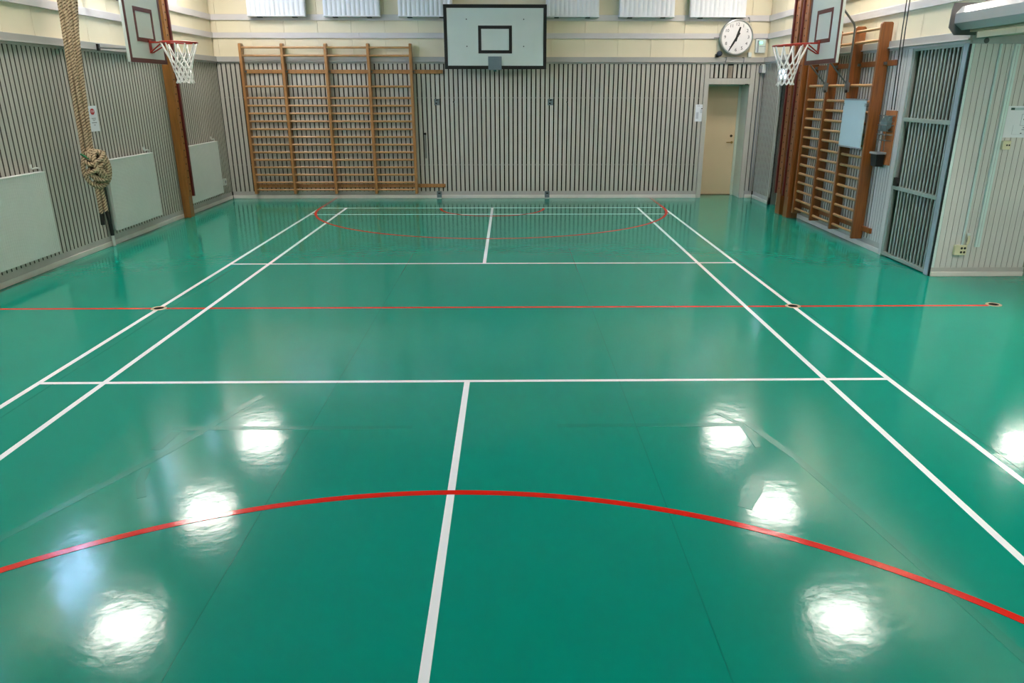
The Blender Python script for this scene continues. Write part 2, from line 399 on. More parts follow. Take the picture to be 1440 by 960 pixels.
# storage cupboard behind the gate, pier side
PY = 1.25; WP = Wall('back', PY)
pr = MB(); pr.box(5.02, 6.05, PY+.05, PY+.1, 0, 2.47); pr.box(5.95, 6.05, PY+.1, 2.5, 0, 2.47); pr.box(5.35, 6.05, 2.5, 2.55, 0, 2.47); pr.box(5.35, 6.05, PY+.05, 2.55, 2.47, 2.6)
pr.box(5.02, 5.35, PY+.05, PY+.1, 2.47, 2.6)
wall_pier = struct(pr.build('wall_cupboard', BROWN))
bw = (6.03-5.03)/16; bm = WP.slat_mesh(bw-.004, .1, 2.395, BOARD, th=.05)
for i in range(16): shared('groove_board', bm, wall_pier, (5.03+bw*(i+.5), PY, 0))
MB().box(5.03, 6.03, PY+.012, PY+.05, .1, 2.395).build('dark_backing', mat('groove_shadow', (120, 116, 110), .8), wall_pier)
MB().box(4.99, 6.05, PY-.012, PY+.05, 2.395, 2.6).build('top_beam', mat('grey_beam', (156, 160, 160), .45), wall_pier, bevel=.004)
MB().box(5.0, 6.04, PY-.004, PY+.05, .05, .1).build('skirting_board', SKIRT, wall_pier)
MB().box(5.0, 6.04, PY-.016, PY+.05, 0, .052).build('skirting_strip', SKIRTL, wall_pier, bevel=.004)
MB().box(5.0, 5.028, PY-.004, PY+.05, .1, 2.395).build('corner_strip', TRUNK, wall_pier)
MB().lathe([(.027, 0), (.027, .004), (.02, .006)], (5.13, PY-.012, 2.424), 'y', 24).build('beam_knot_hole', mat('dark_grey', (76, 78, 80), .6), wall_pier)
# the rest of the hall around and behind the camera, and the low side room beyond the shutter
struct(MB().box(-5.3, 5.35, -9.8, -9.5, 0, H_TOP).build('wall_rear', CREAM))
struct(MB().box(-5.35, 5.35, -9.8, 8.6, H_TOP, H_TOP+.15).build('ceiling', CEIL))
sr = MB(); sr.box(9.5, 9.7, -9.7, 4.6, 0, 2.9); sr.box(5.35, 9.5, 4.4, 4.6, 0, 2.9); sr.box(5.35, 9.5, -9.7, -9.5, 0, 2.9)
struct(sr.build('wall_side_room', CREAM)); struct(MB().box(5.35, 9.7, -9.7, 4.6, 2.75, 2.9).build('ceiling_side_room', CEIL))

# ------------------------------------------------------------------ ceiling lamps
def lamp(x, y, z, label, group, n=2, sz=.345):
    t = thing('ceiling_lamp', label, 'lamp', (x, y, z), group)
    a = n*sz/2
    hb = MB(); hb.box(x-a-.03, x+a+.03, y-a-.03, y+a+.03, z+.05, z+.13)
    if z > 4: hb.box(x-.03, x+.03, y-.46, y+.46, z+.09, z+.12)
    for q in range(n+1):
        hb.box(x-a+q*sz-.012, x-a+q*sz+.012, y-a-.03, y+a+.03, z+.005, z+.05); hb.box(x-a-.03, x+a+.03, y-a+q*sz-.012, y-a+q*sz+.012, z+.005, z+.05)
    hb.build('housing', HOUSE, t)
    for i in range(n):
        for k in range(n):
            cx, cy = x-a+(i+.5)*sz, y-a+(k+.5)*sz; r = sz/2-.03
            MB().box(cx-r, cx+r, cy-r, cy+r, z-.02, z+.05).build('diffuser', LAMP if z > 4 else SIDELAMP, t)
    return t
for i_, y in enumerate((6.2, 3.47, .72, -2.03, -4.78)):
    for x, sd in ((-4.42, 'above the radiator wall'), (4.42, 'above the shutter wall')):
        t = lamp(x, y, 4.2, 'square ceiling lamp '+sd+', '+('first', 'second', 'third', 'fourth', 'fifth', 'sixth')[i_]+' from the end wall with the clock', 'hall ceiling lamps '+sd)
        MB().box(x-.02, x+.02, y-.45, y-.42, 4.21, H_TOP).build('hanger', HOUSE, t); MB().box(x-.02, x+.02, y+.42, y+.45, 4.21, H_TOP).build('hanger', HOUSE, t)
for x, y, wd_, sz_ in ((7.2, 2.3, 'first', .17), (6.4, -1.3, 'second', .27), (6.4, -4.0, 'third', .27), (6.4, -6.8, 'fourth', .27)): lamp(x, y, 2.62, 'ceiling or added fill lamp in the low side room, '+wd_+' counted from the storage cupboard', 'side room lamps', 2, sz_)  # all but the first are unseen fill lamps, added to light the pier

# ------------------------------------------------------------------ wall bars
RUNGS = [2.666, 2.531, 2.012, 1.815, 1.681, 1.545, 1.408, 1.269, 1.131, .994, .857, .721, .585, .448, .308, .172]
def wall_bars(label, W, posts, pm, rm, a_ext, b_ext, ends, front):
    """posts: positions along the wall; front: how far the bars stand out from the slats"""
    c = W.p(sum(posts)/len(posts), front/2, 0); t = thing('wall_bars', label, 'wall bars', c)
    for q in posts:
        mb = MB(); s0, s1 = q-.024, q+.024
        # post with chamfered head
        pf = [(.012, .1), (front, .1), (front, 2.715), (front-.02, 2.735), (.03, 2.735), (.012, 2.72)]
        if W.k == 'back': mb.prism([(8.0-a, z) for a, z in pf][::1], 'x', s0, s1)
        else: mb.prism([((5.0-a), z) for a, z in pf], 'y', s0, s1)
        mb.build('post', pm, t, bevel=.004)
    for i in range(len(posts)-1):
        for z in RUNGS:
            n = front-.045 if z < 2.1 else front-.03
            a, b = posts[i]+.024, posts[i+1]-.024
            MB().cyl(W.p(a, n, z), W.p(b, n, z), .019, 10).build('rung', rm, t, smooth=True)
    for z, e0, e1 in ((2.266, ends[0], ends[1]), (.238, ends[0], ends[2])):
        W.b(MB(), e0, e1, .001, .034, z-.033, z+.033).build('wall_rail', pm, t, bevel=.003)
    for q in posts:
        MB().box(*[v for v in (0,)]*0 or ((q+.024, q+.05, 7.93, 7.965, 2.25, 2.282) if W.k == 'back' else (4.93, 4.965, q-.05, q-.024, 2.25, 2.282))).build('angle_bracket', STEEL, t)
    return t
wall_bars('honey-coloured wooden wall bars of four bays left of the black-framed backboard', WB, (-4.50, -3.76, -2.985, -2.225, -1.465), WOOD, RUNG, 0, 0, (-4.47, -.90, -.92), .15)
wall_bars('dark varnished wooden wall bars of three bays with a whiteboard hung on them', WR, (3.06, 3.82, 4.58, 5.34), WOODD, RUNG, 0, 0, (2.80, 5.36, 5.36), .155)

wb = thing('whiteboard', 'small pale blue whiteboard hung on the dark wall bars', 'whiteboard', (4.83, 3.47, 1.24))
MB().box(4.822, 4.838, 3.13, 3.80, 1.25, 1.835).build('panel', WBOARD, wb)
fr = MB(); fr.box(4.815, 4.842, 3.125, 3.805, 1.83, 1.85); fr.box(4.815, 4.842, 3.125, 3.805, 1.235, 1.255); fr.build('frame', GREYP, wb)
for y in (3.14, 3.79):
    for z in (1.79, 1.77): MB().box(4.818, 4.87, y-.012, y+.012, z-.008, z+.002).build('clip', STEEL, wb)

# ------------------------------------------------------------------ uprights with rows of holes
def upright(label, s, y0, y1, xf, m_, plain=False):
    """s=-1 left wall, +1 right wall; xf = distance of the holed face from the middle of the hall"""
    t = thing('beam_upright', label, 'upright post', (s*(xf+.06), (y0+y1)/2, 0), 'holed uprights for a gym beam')
    MB().box(s*xf, s*4.985, y0, y1, 0.0, H_TOP).build('post', m_, t, bevel=.004)
    MB().box(s*(xf-.012), s*xf, y0+.015, y1-.02, .34, H_TOP).build('hole_strip', m_, t)
    f = MB(); f.box(s*(xf-.035), s*(xf+.02), y1, y1+.05, .33, H_TOP); f.build('edge_strip', MAROON, t)
    hb = MB()
    z = .42
    k = 0
    me = MB().lathe([(.012, 0), (.012, .004)], (0, 0, 0), 'x' , 8).mesh('hole', BLACK)
    while z < 3.4:
        o = shared('hole', me, t, (s*(xf-.012) - (0.0 if s > 0 else -.004), (y0+y1)/2 + (.02 if k % 2 else -.01), z)); z += .105; k += 1
    return t
upright('golden wooden upright with drilled holes on the radiator wall', -1, 5.6, 5.75, 4.87, WOODP)
upright('dark wooden upright with drilled holes next to the wall bars', 1, 5.47, 5.66, 4.81, WOODD)
upright('dark wooden upright with drilled holes beside the side door niche', 1, 5.84, 6.04, 4.81, WOODD)

# ------------------------------------------------------------------ backboards
def strips(mb, plane, at, a0, a1, z0, z1, wd, dn, vert=None):
    """rectangular outline in the plane axis=at, thickness dn"""
    vw = vert or wd
    def bx(p0, p1, q0, q1):
        if plane == 'x': mb.box(at, at+dn, p0, p1, q0, q1)
        else: mb.box(p0, p1, at, at+dn, q0, q1)
    bx(a0, a1, z0, z0+wd); bx(a0, a1, z1-wd, z1); bx(a0, a0+vw, z0+wd, z1-wd); bx(a1-vw, a1, z0+wd, z1-wd)
    return mb
t = thing('backboard', 'large white backboard with black border and no ring on the end wall', 'backboard', (.068, 7.6, 2.3))
pnl = MB().box(-.83, .966, 7.6, 7.63, 2.303, 3.345).build('panel', BOARDW, t, bevel=.003)
strips(MB(), 'y', 7.598, -.831, .967, 2.302, 3.346, .057, -.004).build('border', BLACK, pnl)
strips(MB(), 'y', 7.598, -.232, .36, 2.56, 3.01, .053, -.004).build('target_square', BLACK, pnl)
MB().box(-.062, .176, 7.575, 7.6, 2.288, 2.51).build('ring_mount_plate', GALV, t, bevel=.003)
MB().box(.03, .08, 7.55, 7.6, 2.262, 2.29).build('mount_hook', mat('teal_metal', (40, 92, 88), .5), t)
for x in (-.432, .566):
    for z in (2.675, 3.11): MB().lathe([(.010, 0), (.010, .006), (.004, .008)], (x, 7.6, z), 'y', 12).build('bolt', BLACK, pnl)
for x in (-.432, .566):
    a = MB(); a.box(x-.03, x+.03, 7.63, 7.99, 2.64, 2.7); a.box(x-.03, x+.03, 7.63, 7.99, 3.08, 3.14); a.build('wall_bracket', STEEL, t)

def hoop(s, label, yc, tilt):
    X = 4.5; t = thing('basketball_hoop', label, 'basketball hoop', (s*X, yc, 2.29), 'red basketball hoops on the long walls')
    y0, y1 = yc-.56, yc+.56; z0, z1 = 2.285, 3.19
    pnl = MB().box(s*X, s*(X+.035), y0, y1, z0, z1).build('backboard', BOARDW, t, bevel=.003)
    strips(MB(), 'x', s*X, y0+.004, y1, z0, z1, .055, -s*.003, .06).build('border', MAROON, pnl)
    strips(MB(), 'x', s*X, yc-.28, yc+.28, 2.545, 2.96, .05, -s*.003, .055).build('target_square', MAROON, pnl)
    zr = 2.55; xr = X-.385; R = .235
    def P(a, r=R, dz=0, k=0): 
        x = xr + r*math.cos(a); return (s*x, yc + .08 + r*math.sin(a), zr + dz + tilt*(x-X))
    ring = MB().tube([P(2*PI*i/36) for i in range(36)], .011, 8, closed=True); ring = ring.build('ring', RED, t, smooth=True)
    pl = MB(); pl.box(s*(X-.012), s*(X-.004), yc+.045, yc+.115, zr-.14, zr+.03); pl.box(s*(X-.16), s*(X-.01), yc+.045, yc+.115, zr-.012, zr+.006)
    for dy in (-.1, .1):
        pl.tube([(s*(X-.01), yc+.08+dy*.4, zr-.13), (s*(X-.2), yc+.08+dy, zr-.012)], .009, 6)
    pl.build('ring_bracket', RED, t)
    net = MB(); n = 11
    rows = [(.225, -.012), (.150, -.20), (.132, -.265), (.116, -.33), (.106, -.395), (.102, -.455), (.115, -.51)]
    dxn = 0.0
    def Q(i, k):
        r, dz = rows[i]; a = 2*PI*(k + (.5 if i % 2 else 0))/n; f = -dz
        random.seed(i*31+k % n); j = .009*random.uniform(-1, 1)
        p = P(a, r+j, dz+j); return Vector((p[0]-s*.04*f, p[1], p[2]))
    for i in range(len(rows)-1):
        for k in range(n):
            a = Q(i, k); 
            for kk in ((k, k-1) if i % 2 == 0 else (k, k+1)):
                b = Q(i+1, kk % n); mid = (a+b)/2 + Vector((0, 0, -.008 if i else -.015))
                net.tube([a, mid, b], .0074, 5, caps=False)
    net.build('net', NET, ring, smooth=True)
    if s > 0:
        for y in (3.64, 4.38):
            st = MB(); st.tube([(4.535, y, 2.95), (4.60, y+.03, 2.93), (4.78, y+.08, 2.76), (4.805, y+.09, 2.70), (4.81, y+.12, 2.05)], .013, 8)
            st.tube([(4.52, y+.03, 2.29), (4.81, y+.13, 2.03)], .011, 8); st.box(4.79, 4.84, y+.10, y+.15, 1.93, 2.05)
            st.build('support_frame', STEEL, t, smooth=True)
            MB().lathe([(.02, -.012), (.02, .012)], (4.80, y+.10, 1.94), 'x', 14).build('end_stop', BLACK, t)
    else:
        for y in (3.62, 4.48):
            st = MB(); st.tube([(-4.94, y, 2.455), (-4.53, y-.03, 2.44)], .008, 8); st.tube([(-4.955, y, 3.12), (-4.53, y, 3.12)], .014, 8); st.build('support_rod', STEEL, t)
            MB().box(-4.949, -4.92, y-.02, y+.02, 2.42, 2.50).build('wall_bracket', BLACK, t)
            MB().box(-4.992, -4.95, y-.03, y+.03, 3.08, 3.16).build('wall_bracket', STEEL, t)
hoop(-1, 'red hoop with white net on maroon-edged backboard, on the radiator wall', 4.07, .008)
hoop(1, 'red hoop with white net on maroon-edged backboard, in front of dark wall bars', 4.02, .06)

# ------------------------------------------------------------------ white ribbed panels under the ceiling
for i, (a, b) in enumerate(((-4.30, -3.28), (-2.965, -1.965), (-1.65, -.685), (.955, 1.91), (2.26, 3.25), (3.52, 4.52))):
    lab = ['outermost one, near the radiator wall', 'above the wall bars, second from the radiator wall', 'beside the black-framed backboard, wall bars side', 'beside the black-framed backboard, clock side', 'second from the clock', 'directly above the clock'][i]
    t = thing('ribbed_panel', 'white ribbed box panel under the ceiling, '+lab, 'wall panel', ((a+b)/2, 7.9, 3.17), 'white ribbed panels on the end wall')
    MB().box(a+.01, b-.01, 7.86, 7.99, 3.19, 4.1).build('back_box', PANELW, t)
    g = MB(); n = 72; vs = []; rnd = [random.uniform(.7, 1.2) for _ in range(14)]
    for k in range(n+1):
        u = k/n; x = a+.006+(b-a-.012)*u; y = 7.852-.012*abs(math.sin(PI*u*12))*rnd[int(u*12) % 14]
        for z in (3.185, 4.1): vs.append((x, y, z))
    for k in range(n+1): 
        u = k/n
        for z in (3.185, 4.1): vs.append((a+.006+(b-a-.012)*u, 7.862, z))
    o = 2*(n+1); fs = []
    for k in range(n):
        fs += [(2*k, 2*k+2, 2*k+3, 2*k+1), (o+2*k+2, o+2*k, o+2*k+1, o+2*k+3), (2*k+2, 2*k, o+2*k, o+2*k+2), (2*k+1, 2*k+3, o+2*k+3, o+2*k+1)]
    fs += [(0, 1, o+1, o), (2*n+1, 2*n, o+2*n, o+2*n+1)]
    g.add(vs, fs).build('ribbed_front', PANELW, t, smooth=True)
    MB().box(a, b, 7.835, 7.99, 3.168, 3.188).build('bottom_lip', PANELW, t, bevel=.003)
    for x in (a+.2, b-.2): MB().box(x-.04, x+.04, 7.87, 7.97, 3.155, 3.168).build('clip', BLACK, t)

# ------------------------------------------------------------------ clock and the devices around it
cx, cy, cz, cr = 4.40, 7.90, 2.848, .295
t = thing('wall_clock', 'round white wall clock with black hands showing twelve thirty-five', 'clock', (cx, cy, cz-cr))
MB().lathe([(cr-.01, -.09), (cr, -.08), (cr+.004, .0), (cr, .022), (cr-.016, .028), (cr-.024, .02), (cr-.024, -.09)], (cx, cy, cz), 'y', 64).build('case', mat('clock_case', (176, 176, 172), .3, metal=.5), t, smooth=True)
face = MB().lathe([(cr-.022, -.06), (cr-.022, .008), (cr-.05, .012), (.001, .013)], (cx, cy, cz), 'y', 64).build('face', mat('clock_face', (232, 226, 226), .35, var=.01), t, smooth=True)
for k in range(1, 13):
    a = PI/2 - k*PI/6; text('numeral', str(k), .075, BLACK, face, (cx+.212*math.cos(a), cy-.015, cz+.212*math.sin(a)), (1, 0, 0), (0, 0, 1))
def hand(name, ang, back, fwd, w0, w1, n):
    a = PI/2 - ang; d = Vector((math.cos(a), 0, math.sin(a))); p = Vector((-d.z, 0, d.x)); c = Vector((cx, cy-n, cz)); vs = []
    for q, wd in ((-back, w0*1.1), (0, w0), (fwd*.5, w0), (fwd, w1)):
        for sd in (-1, 1):
            for dn in (0, -.004): vs.append(c + d*q + p*(sd*wd) + Vector((0, dn, 0)))
    fs = []
    for i in range(3):
        k = 4*i; fs += [(k, k+4, k+6, k+2), (k+1, k+3, k+7, k+5), (k, k+1, k+5, k+4), (k+2, k+6, k+7, k+3)]
    fs += [(0, 2, 3, 1), (12, 13, 15, 14)]
    return MB().add(vs, fs).build(name, BLACK, t)
hand('hour_hand', math.radians(17.5), .07, .175, .019, .013, .019)
hand('minute_hand', math.radians(210), .085, .265, .017, .007, .027)
MB().lathe([(.016, .013), (.016, .034)], (cx, cy, cz), 'y', 16).build('hub', BLACK, t)
gd = thing('clock_guard', 'thin grey metal rod guard sticking out around the wall clock', 'clock guard', (4.40, 7.95, 2.5))
for pts in ([(4.60, 7.985, 3.17), (4.595, 7.88, 3.16), (4.595, 7.85, 3.08)], [(4.02, 7.995, 2.84), (4.02, 7.87, 2.835), (4.08, 7.85, 2.835)], [(4.24, 7.95, 2.51), (4.24, 7.86, 2.50), (4.22, 7.85, 2.42)], [(4.56, 7.95, 2.51), (4.56, 7.86, 2.50), (4.55, 7.85, 2.42)]):
    MB().tube(spline(pts, .03), .008, 8).build('rod', STEEL, gd, smooth=True)
al = thing('alarm_box', 'white plastic alarm box with small green light beside the clock', 'alarm box', (4.87, 7.95, 2.60))
MB().box(4.775, 4.965, 7.95, 8.022, 2.585, 2.82).build('case', WHITE, al, bevel=.018)
MB().box(4.80, 4.83, 7.942, 7.952, 2.60, 2.80).build('grille', GREYP, al); MB().box(4.842, 4.95, 7.944, 7.952, 2.695, 2.702).build('seam', GREYP, al)
MB().box(4.845, 4.89, 7.94, 7.952, 2.745, 2.778).build('light', LED, al)
MB().tube([(4.77, 7.98, 2.83), (5.0, 7.985, 2.835), (5.01, 7.985, 2.83)], .008, 6).build('cable', GREYP, al)
wh = tag(MB().box(4.65, 4.715, 7.93, 8.0, 2.517, 2.60).build('junction_box', WHITE, None, bevel=.01), 'small white junction box on the cap rail under the clock', 'junction box')
sp = thing('dark_sensor', 'small dark blue round sensor on the cap rail beside the clock', 'sensor', (4.11, 7.93, 2.517))
MB().lathe([(.038, -.05), (.046, -.04), (.048, .02), (.04, .032), (.02, .036)], (4.12, 7.92, 2.575), 'y', 28).build('body', mat('dark_blue_plastic', (24, 34, 52), .3), sp, smooth=True)
MB().box(4.06, 4.11, 7.93, 7.99, 2.517, 2.57).build('foot', BLACK, sp)
cb = thing('corner_cable_box', 'grey cable box with two cables running down the room corner', 'cable box', (4.98, 7.93, 2.25))
MB().box(4.885, 4.95, 7.93, 7.998, 2.25, 2.38).build('case', GREYP, cb, bevel=.005); MB().box(4.93, 4.992, 7.90, 7.998, 2.25, 2.40).build('cover', WHITE, cb, bevel=.006)
for x in (4.925, 4.965): MB().cyl((x, 7.985, .13), (x, 7.985, 2.25), .009, 8).build('cable', GREYP, cb)
es = thing('lit_sign_box', 'small bluish lit sign box above the side door niche', 'sign', (4.95, 6.75, 2.12))
MB().box(4.93, 4.998, 6.55, 6.95, 2.12, 2.30).build('case', WHITE, es, bevel=.006); MB().box(4.924, 4.931, 6.57, 6.93, 2.14, 2.28).build('lit_face', LIT, es)

# ------------------------------------------------------------------ paper notices
def paper(name, label, W, s0, s1, z0, z1, lines, cat='notice', n=.003):
    t = thing(name, label, cat, W.p((s0+s1)/2, n, z0))
    W.b(MB(), s0, s1, n-.002, n, z0, z1).build('sheet', PAPER, t)
    for (a, b, c, d_, m_) in lines: W.b(MB(), s0+(s1-s0)*a, s0+(s1-s0)*b, n, n+.001, z0+(z1-z0)*c, z0+(z1-z0)*d_).build('print_mark', m_, t)
    return t
paper('notice', 'white printed notice beside the recessed beige door', WB, 3.775, 3.965, 1.405, 1.705,
      [(.15, .45, .9, .93, INKL), (.55, .9, .9, .915, INKL), (.56, .92, .73, .79, INK)] + [(.48, .68, .68-.035*i, .695-.035*i, INKL) for i in range(6)] + [(.1, .34, .52-.035*i, .54-.035*i, INKL) for i in range(11)])
t = paper('stop_notice', 'narrow white notice with red stop sign behind the climbing ropes', WL, 3.20, 3.42, 1.45, 1.76,
      [(.26+.0, .74, .51, .525, INK), (.3, .72, .465, .478, INK), (.38, .6, .415, .428, INK), (.2, .78, .33, .35, INK), (.42, .58, .24, .26, INK)])
MB().prism([(3.302+.056*math.cos(PI/8+k*PI/4), 1.69+.04*math.sin(PI/8+k*PI/4)) for k in range(8)], 'x', -4.997, -4.9955).build('red_octagon', SIGNRED, t)
text('lettering', 'STOP', .034, PAPER, t, (-4.9948, 3.302, 1.69), (0, 1, 0), (0, 0, 1), .0004)
t = paper('evacuation_plan', 'white evacuation plan with dark green header on the grey boarded pier', WP, 5.50, 5.94, 1.485, 1.80,
      [(.07, .16, .87, .945, mat('dark_green_print', (14, 70, 60), .6)), (.16, .96, .87, .945, mat('pale_teal_print', (170, 190, 194), .6)),
       (.36, .37, .38, .74, INKL), (.36, .58, .735, .745, INKL), (.36, .5, .38, .39, INKL), (.5, .6, .74, .86, INKL), (.5, .51, .4, .74, INKL), (.51, .62, .55, .56, INKL), (.42, .46, .56, .60, INK), (.44, .60, .3, .34, INKL), (.42, .54, .24, .27, INKL), (.4, .44, .12, .15, INK), (.2, .205, .1, .4, INKL), (.2, .9, .1, .105, INKL), (.66, .9, .3, .7, INKL)])

# ------------------------------------------------------------------ radiators
def radiator(y0, y1, label):
    t = thing('radiator', label, 'radiator', (-4.92, (y0+y1)/2, .19), 'panel radiators along the slatted wall')
    g = MB(); n = int((y1-y0)/.036); vs = []; pts = []
    for k in range(n):
        a = y0 + (y1-y0)*k/n; d_ = (y1-y0)/n
        pts += [(a, -4.9), (a+d_*.62, -4.9), (a+d_*.74, -4.9035), (a+d_*.9, -4.9035)]
    pts.append((y1, -4.9)); pts += [(y1, -4.93), (y0, -4.93)]
    g.prism([(x, y) for y, x in pts], 'z', .195, 1.085); g.build('ribbed_panel', WHITE, t)
    MB().box(-4.975, -4.935, y0+.02, y1-.02, .2, 1.07).build('rear_panel', WHITE, t)
    MB().box(-4.978, -4.898, y0-.004, y1+.004, 1.082, 1.094).build('top_grille', WHITE, t, bevel=.003)
    for y in (y0+.25, y1-.25): MB().box(-4.998, -4.972, y-.02, y+.02, .3, 1.0).build('bracket', WHITE, t)
    v = MB(); v.tube(spline([(-4.955, y1+.0, 1.10), (-4.955, y1+.0, 1.125), (-4.955, y1-.06, 1.135), (-4.955, y1-.13, 1.13), (-4.955, y1-.15, 1.14), (-4.955, y1-.15, 1.16)], .02), .009, 8)
    v.lathe([(.014, 0), (.014, .04)], (-4.955, y1-.15, 1.14), 'z', 12); v.build('vent_pipe', WHITE, t, smooth=True)
    MB().box(-4.975, -4.935, y1, y1+.05, .2, .24).build('valve', BRASS if y0 > 5 else WHITE, t)
radiator(.33, 1.83, 'white panel radiator on the opposite side of the climbing ropes from the golden upright')
radiator(3.235, 4.63, 'white panel radiator right beside the black pole and climbing ropes')
radiator(5.79, 7.30, 'white panel radiator behind the golden upright, near the room corner')
t = thing('power_socket', 'small white power socket low on the radiator wall near the corner', 'socket', (-4.99, 7.62, .33))
MB().box(-5.0, -4.965, 7.56, 7.68, .29, .41).build('plate', WHITE, t, bevel=.006); MB().lathe([(.03, 0), (.03, .003)], (-4.962, 7.62, .35), 'x', 20).build('insert', GREYP, t)

# ------------------------------------------------------------------ climbing ropes
ROPE_SHADE = mat('rope_groove_shade', (88, 66, 44), .9, var=.15, scale=40)  # dark brown that paints the shade in the grooves between strands
def rope(name, path, r, parent, n=16, pitch=.034):
    """three-strand laid rope with groove shade painted as dark stripes along each lay"""
    o = MB().tube(path, r, n, lobes=3, pitch=pitch, amp=.14).build(name, ROPE, parent, smooth=True)
    o.data.materials.append(ROPE_SHADE); acc = 0; P = [Vector(p) for p in path]
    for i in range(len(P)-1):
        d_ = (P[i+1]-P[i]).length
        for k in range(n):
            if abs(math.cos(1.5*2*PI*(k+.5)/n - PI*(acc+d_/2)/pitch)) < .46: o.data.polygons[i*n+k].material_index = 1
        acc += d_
    return o
KX, KY, KZ = -4.715, 2.56, 1.045
e1 = Vector((.72, .69, 0)).normalized(); e2 = Vector((.69, -.72, 0)).normalized(); K0 = Vector((KX, KY, KZ))
def kp(a, z, d_=0): return K0 + e1*a + e2*d_ + Vector((0, 0, z))
t = thing('climbing_ropes', 'bundle of thick hemp climbing ropes knotted together and hung by the wall', 'climbing ropes', (KX, KY, .38))
tops = [(-4.83, 2.69), (-4.788, 2.71), (-4.746, 2.73), (-4.704, 2.75), (-4.72, 2.84), (-4.80, 2.80)]
bots = [(-.09, 0), (-.045, .04), (-.04, -.01), (-.005, .01), (-.085, -.045), (-.06, -.05)]
for (tx, ty), (ba, bd) in zip(tops, bots):
    b = kp(ba, .12, bd); tp = Vector((tx, ty, 2.95)); up = b + (tp-b)*((H_TOP-b.z)/(tp.z-b.z)); up = Vector((up.x, up.y, H_TOP))
    mid = b + (tp-b)*.5 + Vector((-.008, 0, 0))
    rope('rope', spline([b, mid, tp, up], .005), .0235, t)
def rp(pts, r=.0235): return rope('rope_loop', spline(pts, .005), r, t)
rp([kp(-.085, .2, .02), kp(-.125, .1, .05), kp(-.14, -.03, .06), kp(-.09, -.15, .07), kp(.01, -.195, .07), kp(.11, -.14, .06), kp(.15, -.02, .05), kp(.135, .1, .06), kp(.08, .18, .06), kp(.0, .17, .07)])
rp([kp(-.07, .12, .07), kp(-.04, .18, .09), kp(.03, .215, .10), kp(.09, .18, .10), kp(.125, .07, .11), kp(.10, -.05, .11), kp(.02, -.10, .10), kp(-.06, -.06, .09), kp(-.10, .02, .08)])
rp([kp(-.09, .20, .06), kp(-.05, .13, .11), kp(.0, .05, .135), kp(.05, -.03, .14), kp(.075, -.10, .11), kp(.06, -.15, .06)])
rp([kp(.115, .14, .09), kp(.06, .08, .135), kp(-.01, .02, .15), kp(-.075, -.02, .13), kp(-.12, -.04, .08)])
rp([kp(.06, -.09, .05), kp(.07, .0, .10), kp(.075, .1, .125), kp(.05, .2, .11), kp(-.02, .22, .08), kp(-.05, .18, .05)])
rp([kp(-.10, -.02, .09), kp(-.05, -.09, .12), kp(.03, -.12, .12), kp(.10, -.09, .10), kp(.13, .0, .07)])
rp([kp(.0, .20, .10), kp(-.03, .12, .14), kp(-.02, .02, .15), kp(.03, -.07, .13), kp(.10, -.12, .09)])
rp([kp(-.12, .10, .07), kp(-.07, .07, .12), kp(.0, .10, .15), kp(.07, .15, .13), kp(.11, .20, .07)])
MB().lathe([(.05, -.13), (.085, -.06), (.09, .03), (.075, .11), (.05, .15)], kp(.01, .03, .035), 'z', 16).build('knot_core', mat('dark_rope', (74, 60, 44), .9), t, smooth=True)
for i, (a, dd, z, lean) in enumerate(((-.035, .05, -.52, .0), (.012, .05, -.50, .015), (-.012, .015, -.48, .01))):
    p0 = kp(a, -.13, dd); p1 = kp(a+lean, z, dd+.01)
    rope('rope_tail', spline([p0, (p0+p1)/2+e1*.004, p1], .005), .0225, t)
    if i < 2: MB().tube([p1+Vector((0, 0, .01)), p1+e1*(-.005 if i == 0 else .018)+Vector((0, 0, -.135))], .024, 12).build('tape_end', BLACK, t, smooth=True)
MB().tube(spline([kp(-.14, .19, .05), kp(-.09, .15, .09), kp(-.04, .11, .13), kp(-.01, .09, .14)], .02), .011, 8).build('green_cord', GREEN, t, smooth=True)
MB().tube([kp(.16, -.03, -.04), kp(.175, .02, -.01), kp(.16, .06, .0)], .012, 8).build('wall_hook', STEEL, t, smooth=True)
t = thing('black_pole', 'thin black pole with white foot standing against the slats below the rope knot', 'pole', (-4.96, 3.18, 0))
MB().tube([(-4.955, 3.12, .96), (-4.962, 3.18, .14)], .024, 12).build('shaft', BLACK, t, smooth=True)
MB().tube([(-4.962, 3.18, .145), (-4.963, 3.19, 0.003)], .022, 12).build('white_foot', WHITE, t, smooth=True)
MB().box(-4.998, -4.95, 3.12, 3.14, .80, .86).build('clip', STEEL, t)

# ------------------------------------------------------------------ small fittings on the end wall
for x, lab in ((-1.03, 'small square metal wall plate at head height beside the wall bars'), (1.07, 'small square metal wall plate at head height, on the door side of the backboard')):
    t = thing('wall_plate', lab, 'wall plate', (x, 8.0, 1.70), 'square steel fixing plates')
    MB().box(x-.05, x+.05, 7.99, 8.0, 1.69, 1.80).build('plate', GALV, t, bevel=.003)
    MB().prism([(x-.02, 1.765), (x+.03, 1.78), (x+.03, 1.79), (x-.015, 1.785)], 'y', 7.982, 7.991).build('slot', BLACK, t); MB().box(x-.025, x+.0, 7.985, 7.991, 1.71, 1.735).build('slot', BLACK, t)
for x, lab in ((-.72, 'tiny dark hook on the slats near the wall bars'), (1.38, 'tiny dark hook on the slats, on the door side of the backboard')):
    t = thing('wall_hook', lab, 'hook', (x, 8.0, 1.74)); MB().tube([(x, 8.0, 1.745), (x, 7.97, 1.745), (x, 7.96, 1.76)], .009, 8).build('hook', BLACK, t); MB().box(x-.015, x+.015, 7.994, 8.0, 1.73, 1.76).build('plate', STEEL, t)
